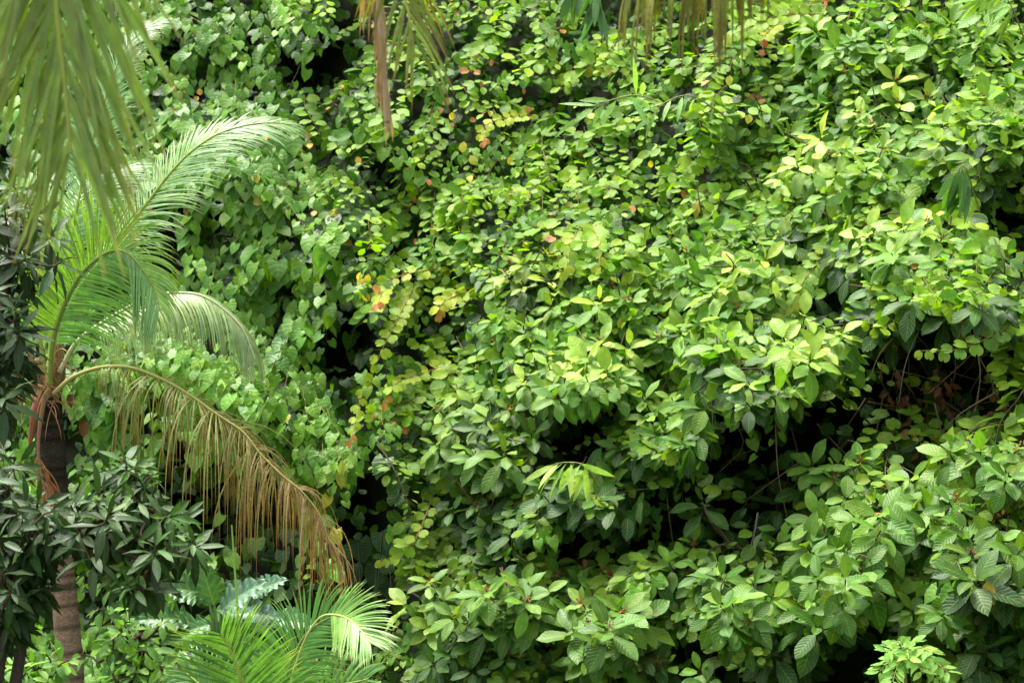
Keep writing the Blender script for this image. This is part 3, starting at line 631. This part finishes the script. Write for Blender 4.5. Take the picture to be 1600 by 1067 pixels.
# palm beside the camera: frond ends droop into the top edge
bB = np.array([1.6, -1.2, -.3]); cB = (1.5, -.9, 8.6)
pB = root('coconut_palm', 'palm behind the viewer, dead and green frond tips hanging from the top edge', 'palm tree', bB)
tB = MB(); tube(tB, smooth_path([bB, (1.65, -1.2, 4), (1.5, -.9, 8.6)], 40), .18, .12, (.15, .10, .07), 14); tB.build('trunk', M_BARK, pB, pB)
frondw(pB, [cB, (1.0, 1.0, 9.2), (.3, 3.2, 8.9), (-.2, 5.0, 7.8), PX(588, -180, 6.6), PX(594, 20, 6.7), PX(605, 190, 6.7)], n=330, clump=.5, s0=.55, L=.46, wd=.016, face=(.2, -.6, .6), a0=38, a1=7, droop=(2.5, 6), lift=0, col=(.24, .15, .085), tip=(.34, .22, .12), mat=M_DRY, rcol=(.36, .24, .14), r0=.03, r1=.010, sj=4, label='dead tan frond hanging straight down', col_end=(.42, .28, .16))
frondw(pB, [cB, (.8, 1.0, 9.2), (.1, 3.2, 8.9), (-.4, 5.0, 7.8), PX(545, -210, 6.9), PX(556, -110, 6.9), PX(575, -20, 6.9)], n=120, s0=.6, L=.5, wd=.012, face=(.2, -.6, .6), a0=45, a1=15, droop=(3, 7), lift=0, col=(.10, .055, .03), tip=(.10, .06, .035), mat=M_DRY, rcol=(.2, .12, .07), r0=.02, r1=.006, sj=6, clump=.6, ragged=.2, label='thin dark brown dead frond tips')
frondw(pB, [cB, (1.1, 1.0, 9.0), (.35, 3.3, 8.5), (-.05, 5.0, 7.4), PX(622, -130, 6.4), PX(636, 0, 6.4), PX(648, 90, 6.4)], n=120, s0=.55, L=.44, wd=.017, face=(.1, -1, .1), a0=62, a1=24, droop=(.2, .9), lift=0, col=(.15, .22, .03), tip=(.13, .06, .03), tipfade=.45, rcol=(.3, .3, .06), r0=.022, r1=.004, mat=M_PALMOLD, ragged=.2, sj=5, lscale=(.75, 1.0), col_end=(.17, .24, .03), prof=[1, 1, 1, 1, .75])
frondw(pB, [cB, (1.7, 1.0, 9.0), (1.5, 3.2, 8.6), (1.2, 5.0, 7.4), PX(1205, -220, 6.2), PX(1145, -112, 6.2), PX(1065, -58, 6.2), PX(985, -45, 6.2)], n=260, clump=.35, s0=.73, L=.66, wd=.016, face=(.1, -.5, 1), a0=65, a1=40, droop=(5, 7), lift=-.1, col=(.19, .22, .03), tip=(.10, .06, .03), tipfade=.35, rcol=(.3, .3, .06), r0=.022, r1=.006, mat=M_PALMOLD, ragged=.05, sj=4, prof=[1.05, 1.1, 1, .8, .5])
frondw(pB, [cB, (1.9, -2.5, 9.1), (2.2, -4.0, 8.2)], n=60, s0=.2, L=.7, wd=.03, face=(0, .3, 1), a0=65, a1=30, droop=(1.5, 2.5), col=GREEN)
frondw(pB, [cB, (3.2, -.5, 9.1), (4.6, .3, 8.2)], n=60, s0=.2, L=.7, wd=.03, face=(0, .3, 1), a0=65, a1=30, droop=(1.5, 2.5), col=GREEN)

# young palm at the bottom
bY = P(405, 1400, 9.4)
pY = root('young_palm', 'young feathery palm at the bottom edge with an upright unopened spear', 'palm tree', bY)
tY = MB(); tube(tY, smooth_path([bY + [0, 0, -1.8], bY, P(402, 1250, 9.4)], 12), .07, .05, (.14, .13, .06), 10); tY.build('trunk', M_BARK, pY, pY)
LG = (.10, .23, .05)
frond(pY, [(402, 1260), (395, 1150), (381, 1085), (371, 1045), (358, 1010), (345, 990)], [9.3, 8.9], 52, .28, .42, .013, (0, -1, .25), 62, 24, (.1, .3), .1, LG, (.3, .4, .12), rcol=(.42, .42, .10), r0=.010, r1=.004, prof=[.8, 1, 1, .85, .5])
frond(pY, [(405, 1260), (425, 1150), (443, 1070), (458, 1025), (480, 988), (512, 966), (540, 958)], [9.4, 9.6], 80, .28, .29, .012, (.1, -1, .3), 70, 30, (.5, 1.0), .1, (.10, .27, .035), (.2, .3, .06), rcol=(.16, .2, .05), r0=.010, r1=.004, prof=[.8, 1, 1, .85, .5])
frond(pY, [(408, 1260), (440, 1120), (468, 1020), (496, 968), (524, 960), (552, 972), (578, 1003)], [9.3, 8.7], 60, .78, .22, .010, (.1, -1, .3), 60, 22, (.2, .5), .1, (.18, .35, .06), (.36, .46, .16), rcol=(.40, .46, .12), r0=.008, r1=.003, prof=[.7, 1, 1, .85, .5])
frond(pY, [(400, 1260), (370, 1170), (330, 1090), (290, 1050)], [9.4, 9.6], 44, .25, .34, .015, (0, -1, .5), 66, 28, (.6, 1.), .1, LG, (.2, .3, .06))
frond(pY, [(404, 1260), (460, 1150), (520, 1080), (575, 1060)], [9.4, 9.6], 44, .25, .34, .015, (0, -1, .5), 66, 28, (.6, 1.), .1, (.12, .28, .04), (.2, .3, .06))
s_ = MB(); tube(s_, smooth_path([P(402, 1260, 9.3), P(380, 1067, 9.1), P(369, 920, 9.05), P(362, 820, 9.0)], 20), .013, .0035, (.26, .38, .07), 6); s_.build('spear', M_STEM, pY, pY)

# ------------------------------------------------------------------ dark glossy-leaved trees, left
def dark_tree(label, base_px, base_d, hubs, nper, rx, ry, L, young, old, name='mango_tree', asp=.27, kind='lance', leafn=(9, 14), mat=None, grp=None, droop=.45):
    b0 = P(base_px[0], base_px[1], base_d)
    r = root(name, label, 'tree', b0, grp); fo = MB(); wd_ = MB()
    h0 = np.asarray(P(hubs[0][0], hubs[0][1], hubs[0][2]))
    tube(wd_, smooth_path([b0, (b0 + h0) / 2 + [-.1, .1, 0], h0], 14), .055, .022, (.05, .04, .03), 8)
    prev = h0
    for (hx_, hy_, hd, sc_) in hubs:
        h = P(hx_, hy_, hd)
        if np.linalg.norm(h - prev) > .01: tube(wd_, smooth_path([prev, (prev + h) / 2 + rng.normal(0, .03, 3), h], 10), .02, .010, (.06, .045, .03), 6)
        for k in range(int(nper * sc_)):
            x = hx_ + rng.normal(0, rx * sc_); y = hy_ + rng.normal(0, ry * sc_); c = P(x, y, hd + rng.normal(0, .16))
            ax = np.array([(x - hx_) / 60, -.6, .6]) + rng.normal(0, .3, 3)
            rosette(fo, wd_, c, ax, int(rng.integers(*leafn)), L * rng.uniform(.8, 1.15), kind, asp, young, old, droop=droop, first=20, last=115, stem_from=h, curl=.25, fold=.25)
    fo.build('crown', mat or M_DARK, r, r); wd_.build('trunk', M_TWIG, r, r)
DK1 = (.026, .062, .010); DK0 = (.010, .030, .006)
dark_tree('dark glossy tree with drooping leaves along the lower left edge', (-60, 1900), 9.0,
          [(25, 860, 9.3, 1.2), (5, 765, 9.4, .9), (62, 825, 9.2, .8), (8, 915, 9.2, .8), (-5, 970, 9.2, .7), (122, 825, 9.1, .6)], 13, 34, 30, .145, DK1, DK0)
dark_tree('dark glossy tree with long grey-shining leaves right of the palm trunk', (-40, 1900), 8.9,
          [(60, 840, 9.4, .3), (150, 815, 9.3, .8), (190, 780, 9.4, 1.0), (215, 730, 9.5, .8), (240, 800, 9.3, .8), (235, 880, 9.1, .9), (280, 850, 9.2, .6), (185, 865, 9.3, .7)], 11, 30, 24, .14, (.05, .125, .016), DK0)
dark_tree('dark tree crowding the left edge behind the fronds, leaves nearly black', (-120, 1900), 10.5,
          [(15, 400, 10.6, 1.2), (-10, 480, 10.6, 1.1), (20, 540, 10.5, 1.0), (-8, 620, 10.5, .8), (30, 330, 10.8, .8)], 10, 26, 32, .17, (.035, .08, .02), DK0)
dark_tree('small-leaved bright bush at the foot of the palm trunk', (170, 1600), 10.2,
          [(188, 1005, 10.3, .9), (220, 990, 10.2, 1.0), (200, 1055, 10.1, 1.0), (240, 1040, 10.2, .8), (180, 960, 10.4, .6)], 13, 26, 24, .10, (.16, .33, .05), (.06, .17, .025), 'leafy_bush', .42, 'ellip', (7, 11), M_SHRUB)
dark_tree('low light green bush in the bottom left corner', (20, 1500), 10.8,
          [(20, 1030, 10.9, 1.1), (45, 1040, 10.8, .8), (20, 1070, 10.7, 1.0), (-10, 980, 11.0, .8)], 12, 28, 22, .12, (.18, .36, .05), (.07, .2, .03), 'leafy_bush', .45, 'ellip', (7, 11), M_SHRUB)

# ------------------------------------------------------------------ waxy lobed leaves above the young palm
def big_leaf(mb, o, d, n, L, Wd, col, lobes=5, ruff=.05):
    nt_, nj = 26, 8; t = np.linspace(0, 1, nt_); d = nrm(d); s = nrm(np.cross(d, n)); nn = np.cross(s, d)
    prof = np.sin(np.pi * np.clip(t, 0, 1) ** .75) ** .7 * (1 - .3 * t); lob_ = 1 - .42 * (np.abs(np.sin(np.pi * lobes * t)) < .45) * (t > .12)
    J = np.linspace(-1, 1, nj * 2 + 1); T, JJ = np.meshgrid(t, J, indexing='ij')
    W = (prof * Wd * .5)[:, None] * (1 - (1 - lob_)[:, None] * np.clip((np.abs(JJ) - .2) / .8, 0, 1))
    X = JJ * W; Y = T * L + .2 * np.abs(X); Z = .22 * np.abs(X) - .28 * L * T ** 2 + ruff * L * np.abs(JJ) ** 2 * np.sin(T * lobes * 6.28 * 1.5 + np.sign(JJ) * 1.3)
    v = o + X[..., None] * s + Y[..., None] * d + Z[..., None] * nn; n_, m_ = X.shape
    i, j = np.meshgrid(np.arange(n_ - 1), np.arange(m_ - 1), indexing='ij')
    mb.add(v, np.stack([i * m_ + j, i * m_ + j + 1, (i + 1) * m_ + j + 1, (i + 1) * m_ + j], -1), np.array(col), np.stack([T, JJ, 0 * T], -1))
bW = P(350, 1400, 10.4)
rW = root('lobed_leaf_plant', 'plant with huge ruffled blue-green lobed leaves above the young palm', 'plant', bW)
st_ = MB(); tube(st_, smooth_path([bW, P(352, 1200, 10.4), P(350, 1040, 10.4)], 12), .05, .03, (.12, .16, .06), 8)
for (x, y, dx, dz, L, Wd, c, ny) in [(345, 985, .55, .55, .42, .26, (.13, .26, .16), -.8), (350, 990, .9, .15, .45, .26, (.12, .25, .17), -.6), (335, 975, -.2, .8, .36, .22, (.09, .24, .06), -.9),
                       (325, 960, -.8, .3, .34, .26, (.05, .16, .03), -.9), (370, 990, .95, -.15, .40, .24, (.13, .27, .17), -.7), (330, 1005, -.6, -.1, .38, .24, (.06, .2, .04), -.8), (395, 960, .5, .4, .30, .20, (.11, .24, .13), -.7),
                       (300, 1000, -.9, .2, .40, .26, (.05, .17, .03), -.8), (420, 1000, .7, .1, .36, .22, (.10, .25, .10), -.7)]:
    lf = MB(); o = P(x, y - 30, 10.3); big_leaf(lf, o, (dx, -.35, dz), (-.1, ny, .7), L * .72, Wd * .8, tuple(np.array(c) * .75))
    tube(st_, smooth_path([P(350, 1040, 10.4), (P(350, 1040, 10.4) + o) / 2 + [0, -.05, .02], o], 8), .012, .008, (.14, .24, .08), 6)
    lf.build('leaf', M_BLUE, rW, rW)
st_.build('stem', M_STEM, rW, rW)

# big dark heart leaves in the gap
bH = P(570, 1150, 14.6); rH = root('elephant_ear_plant', 'dim large heart-leaved plant in the black gap left of the slope', 'plant', bH); st_ = MB()
for (x, y) in [(560, 840), (598, 828), (548, 880), (590, 880), (565, 920), (530, 850), (612, 900)]:
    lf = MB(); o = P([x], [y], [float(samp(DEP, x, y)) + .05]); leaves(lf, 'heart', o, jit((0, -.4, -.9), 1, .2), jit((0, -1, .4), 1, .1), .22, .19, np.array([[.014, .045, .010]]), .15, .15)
    tube(st_, smooth_path([bH, (bH + o[0]) / 2 + [0, .05, .05], o[0]], 8), .01, .006, (.02, .04, .012), 6); lf.build('leaf', M_DARK, rH, rH)
st_.build('stem', M_STEM, rH, rH)

# ------------------------------------------------------------------ bamboo-like sprays
def bamboo(label, pts, d, n, L, col, hang):
    b0 = P(pts[0][0], pts[0][1], d + .35); r = root('bamboo_shoot', label, 'bamboo', b0, 'bamboo-like sprays'); fo = MB(); cu = MB()
    path = smooth_path([b0] + [P(x, y, d) for x, y in pts[1:]], 20); tube(cu, path, .007, .0025, (.22, .22, .07), 6)
    s = np.linspace(.5, 1, n); o = np.stack([np.interp(s, np.linspace(0, 1, 20), path[:, k]) for k in range(3)], 1)
    T = nrm(path[-1] - path[-4]); dd = nrm(np.tile(T * .5, (n, 1)) + np.array([0, -.15, -hang]) + rng.normal(0, .42, (n, 3)))
    leaves(fo, 'lance', o, dd, jit((0, -.8, .5), n, .3), L * rng.uniform(.75, 1.1, n), L * .14 * rng.uniform(.9, 1.3, n), vary(np.tile(col, (n, 1)), .15), .18, .2, .005)
    fo.build('foliage', M_SHRUB, r, r); cu.build('culm', M_STEM, r, r)
bamboo('pale bamboo-like spray of hanging leaves at the lower middle', [(935, 760), (915, 728), (890, 722), (868, 724)], 11.5, 14, .24, (.27, .43, .08), .8)
bamboo('dark bamboo-like leaves fanning down below the pale crested shrub on the right', [(1530, 330), (1510, 265), (1500, 262), (1490, 275)], 12.2, 20, .30, (.06, .17, .03), .9)
bamboo('thin bright bamboo leaves in the top right corner', [(1600, 60), (1580, 10), (1560, -15), (1530, 0)], 14.2, 16, .26, (.2, .36, .06), .6)
bamboo('bluish bamboo leaves hanging from the top edge left of the yellow palm leaflets', [(950, 80), (930, -20), (905, -30), (890, -10)], 14.8, 22, .32, (.07, .17, .06), .9)
bamboo('bright bamboo spray pointing left above the creeper with red young leaves', [(1080, 190), (1010, 152), (960, 155), (910, 180)], 13.9, 12, .27, (.2, .38, .10), .2)
bamboo('loose bamboo-like spray beside the long yellow-green shrub', [(1130, 180), (1080, 150), (1040, 160), (1020, 180)], 13.9, 10, .24, (.2, .36, .08), .2)

# pinnate sapling bottom right
bS = P(1420, 1250, 10.2); rS = root('sapling', 'small bright sapling with feathery paired leaflets at the bottom right', 'sapling', bS); fo = MB(); st_ = MB()
top = P(1415, 1040, 10.0); tube(st_, smooth_path([bS, (bS + top) / 2, top], 8), .01, .006, (.2, .22, .08), 6)
for (ex, ey) in [(1385, 1015), (1400, 1000), (1430, 1000), (1455, 1015), (1480, 1045), (1375, 1045), (1470, 1060), (1420, 1025), (1440, 1045), (1395, 1060)]:
    e = P(ex, ey, 9.85 + rng.normal(0, .08)); path = smooth_path([top, (top + e) / 2 + [0, 0, .05], e + [0, 0, -.01]], 9); tube(st_, path, .004, .002, (.3, .3, .08), 4)
    q = np.repeat(path[3:], 2, 0); n = len(q); sd = np.where(np.arange(n) % 2, 1, -1)[:, None] * nrm(np.cross(path[-1] - path[0], [0, -.5, 1]))
    leaves(fo, 'lance', q, nrm(sd + nrm(path[-1] - path[0]) * .6 + np.array([0, -.1, -.35]) + rng.normal(0, .15, (n, 3))), jit((0, -.6, .8), n, .35), .078, .03, vary(np.tile((.17, .35, .05), (n, 1)), .12), .2, .2)
fo.build('foliage', M_SHRUB, rS, rS); st_.build('stem', M_STEM, rS, rS)

# ------------------------------------------------------------------ dry leaves and bare twigs in the hollows
def dry_clump(label, spots, d, L):
    b0 = P(spots[0][0], spots[0][1] + 60, float(samp(DEP, spots[0][0], spots[0][1])) + .5); r = root('dry_branch', label, 'dead branch', b0, 'withered branches in the hollows'); fo = MB(); st = MB()
    for (x, y, k) in spots:
        c = P(x, y, float(samp(DEP, x, y)) - .08); tube(st, smooth_path([b0, (b0 + c) / 2 + rng.normal(0, .04, 3) + [0, .12, 0], c], 8), .005, .002, (.07, .045, .03), 5)
        o = c + rng.normal(0, .065, (k, 3)); leaves(fo, 'round', o, jit((0, -.2, -.9), k, .4), jit((0, -1, .1), k, .5), L * .62 * rng.uniform(.7, 1.2, k), L * .33, vary(np.tile((.13, .055, .025), (k, 1)), .35), .35, .5, .06)
    fo.build('withered_leaves', M_DRY, r, r); st.build('stem', M_TWIG, r, r)
dry_clump('rust brown withered leaves hanging in the dark hollow on the right', [(1415, 615, 9), (1470, 620, 14), (1475, 600, 8), (1430, 680, 8), (1560, 625, 7), (1400, 630, 5), (1455, 605, 6)], 11.7, .12)
dry_clump('brown withered leaves on the lower middle of the slope, right of the flower head', [(1005, 965, 4), (1020, 970, 3), (960, 910, 3), (965, 900, 3)], 11.7, .13)
dry_clump('small brown withered leaves under the seed-cluster shrub', [(828, 990, 3), (880, 890, 3)], 12.0, .11)
dry_clump('crumpled brown leaf behind the palm crown', [(135, 622, 4), (125, 625, 3)], 15.6, .26)
dry_clump('reddish withered leaves on the right edge above the hollow', [(1590, 355, 3), (1575, 375, 3), (1530, 460, 3)], 12.4, .12)
tw = MB()
for k in range(150):
    x = rng.uniform(1350, 1600) if k < 60 else rng.uniform(540, 1600); y = rng.uniform(470, 720) if k < 60 else rng.uniform(420, 1080)
    if samp(OPEN, x, y) > 3.6: continue
    d = samp(DEP, x, y) - rng.uniform(-.2, .25); a = rng.normal(1.4, .6); ln = rng.uniform(60, 190)
    m = smooth_path([P(x, y, d), P(x + math.cos(a) * ln * .5 + rng.normal(0, 14), y + math.sin(a) * ln * .5, d - .05), P(x + math.cos(a) * ln, y + math.sin(a) * ln, d + .05)], 9)
    tube(tw, m, rng.uniform(.003, .008), .002, vary(np.array([[.17, .12, .07]]), .4)[0], 5)
t_ = tw.build('twigs', M_TWIG); t_['kind'] = 'stuff'; t_['label'] = 'tangle of bare grey-brown twigs in the dark hollows'; t_['category'] = 'twigs'
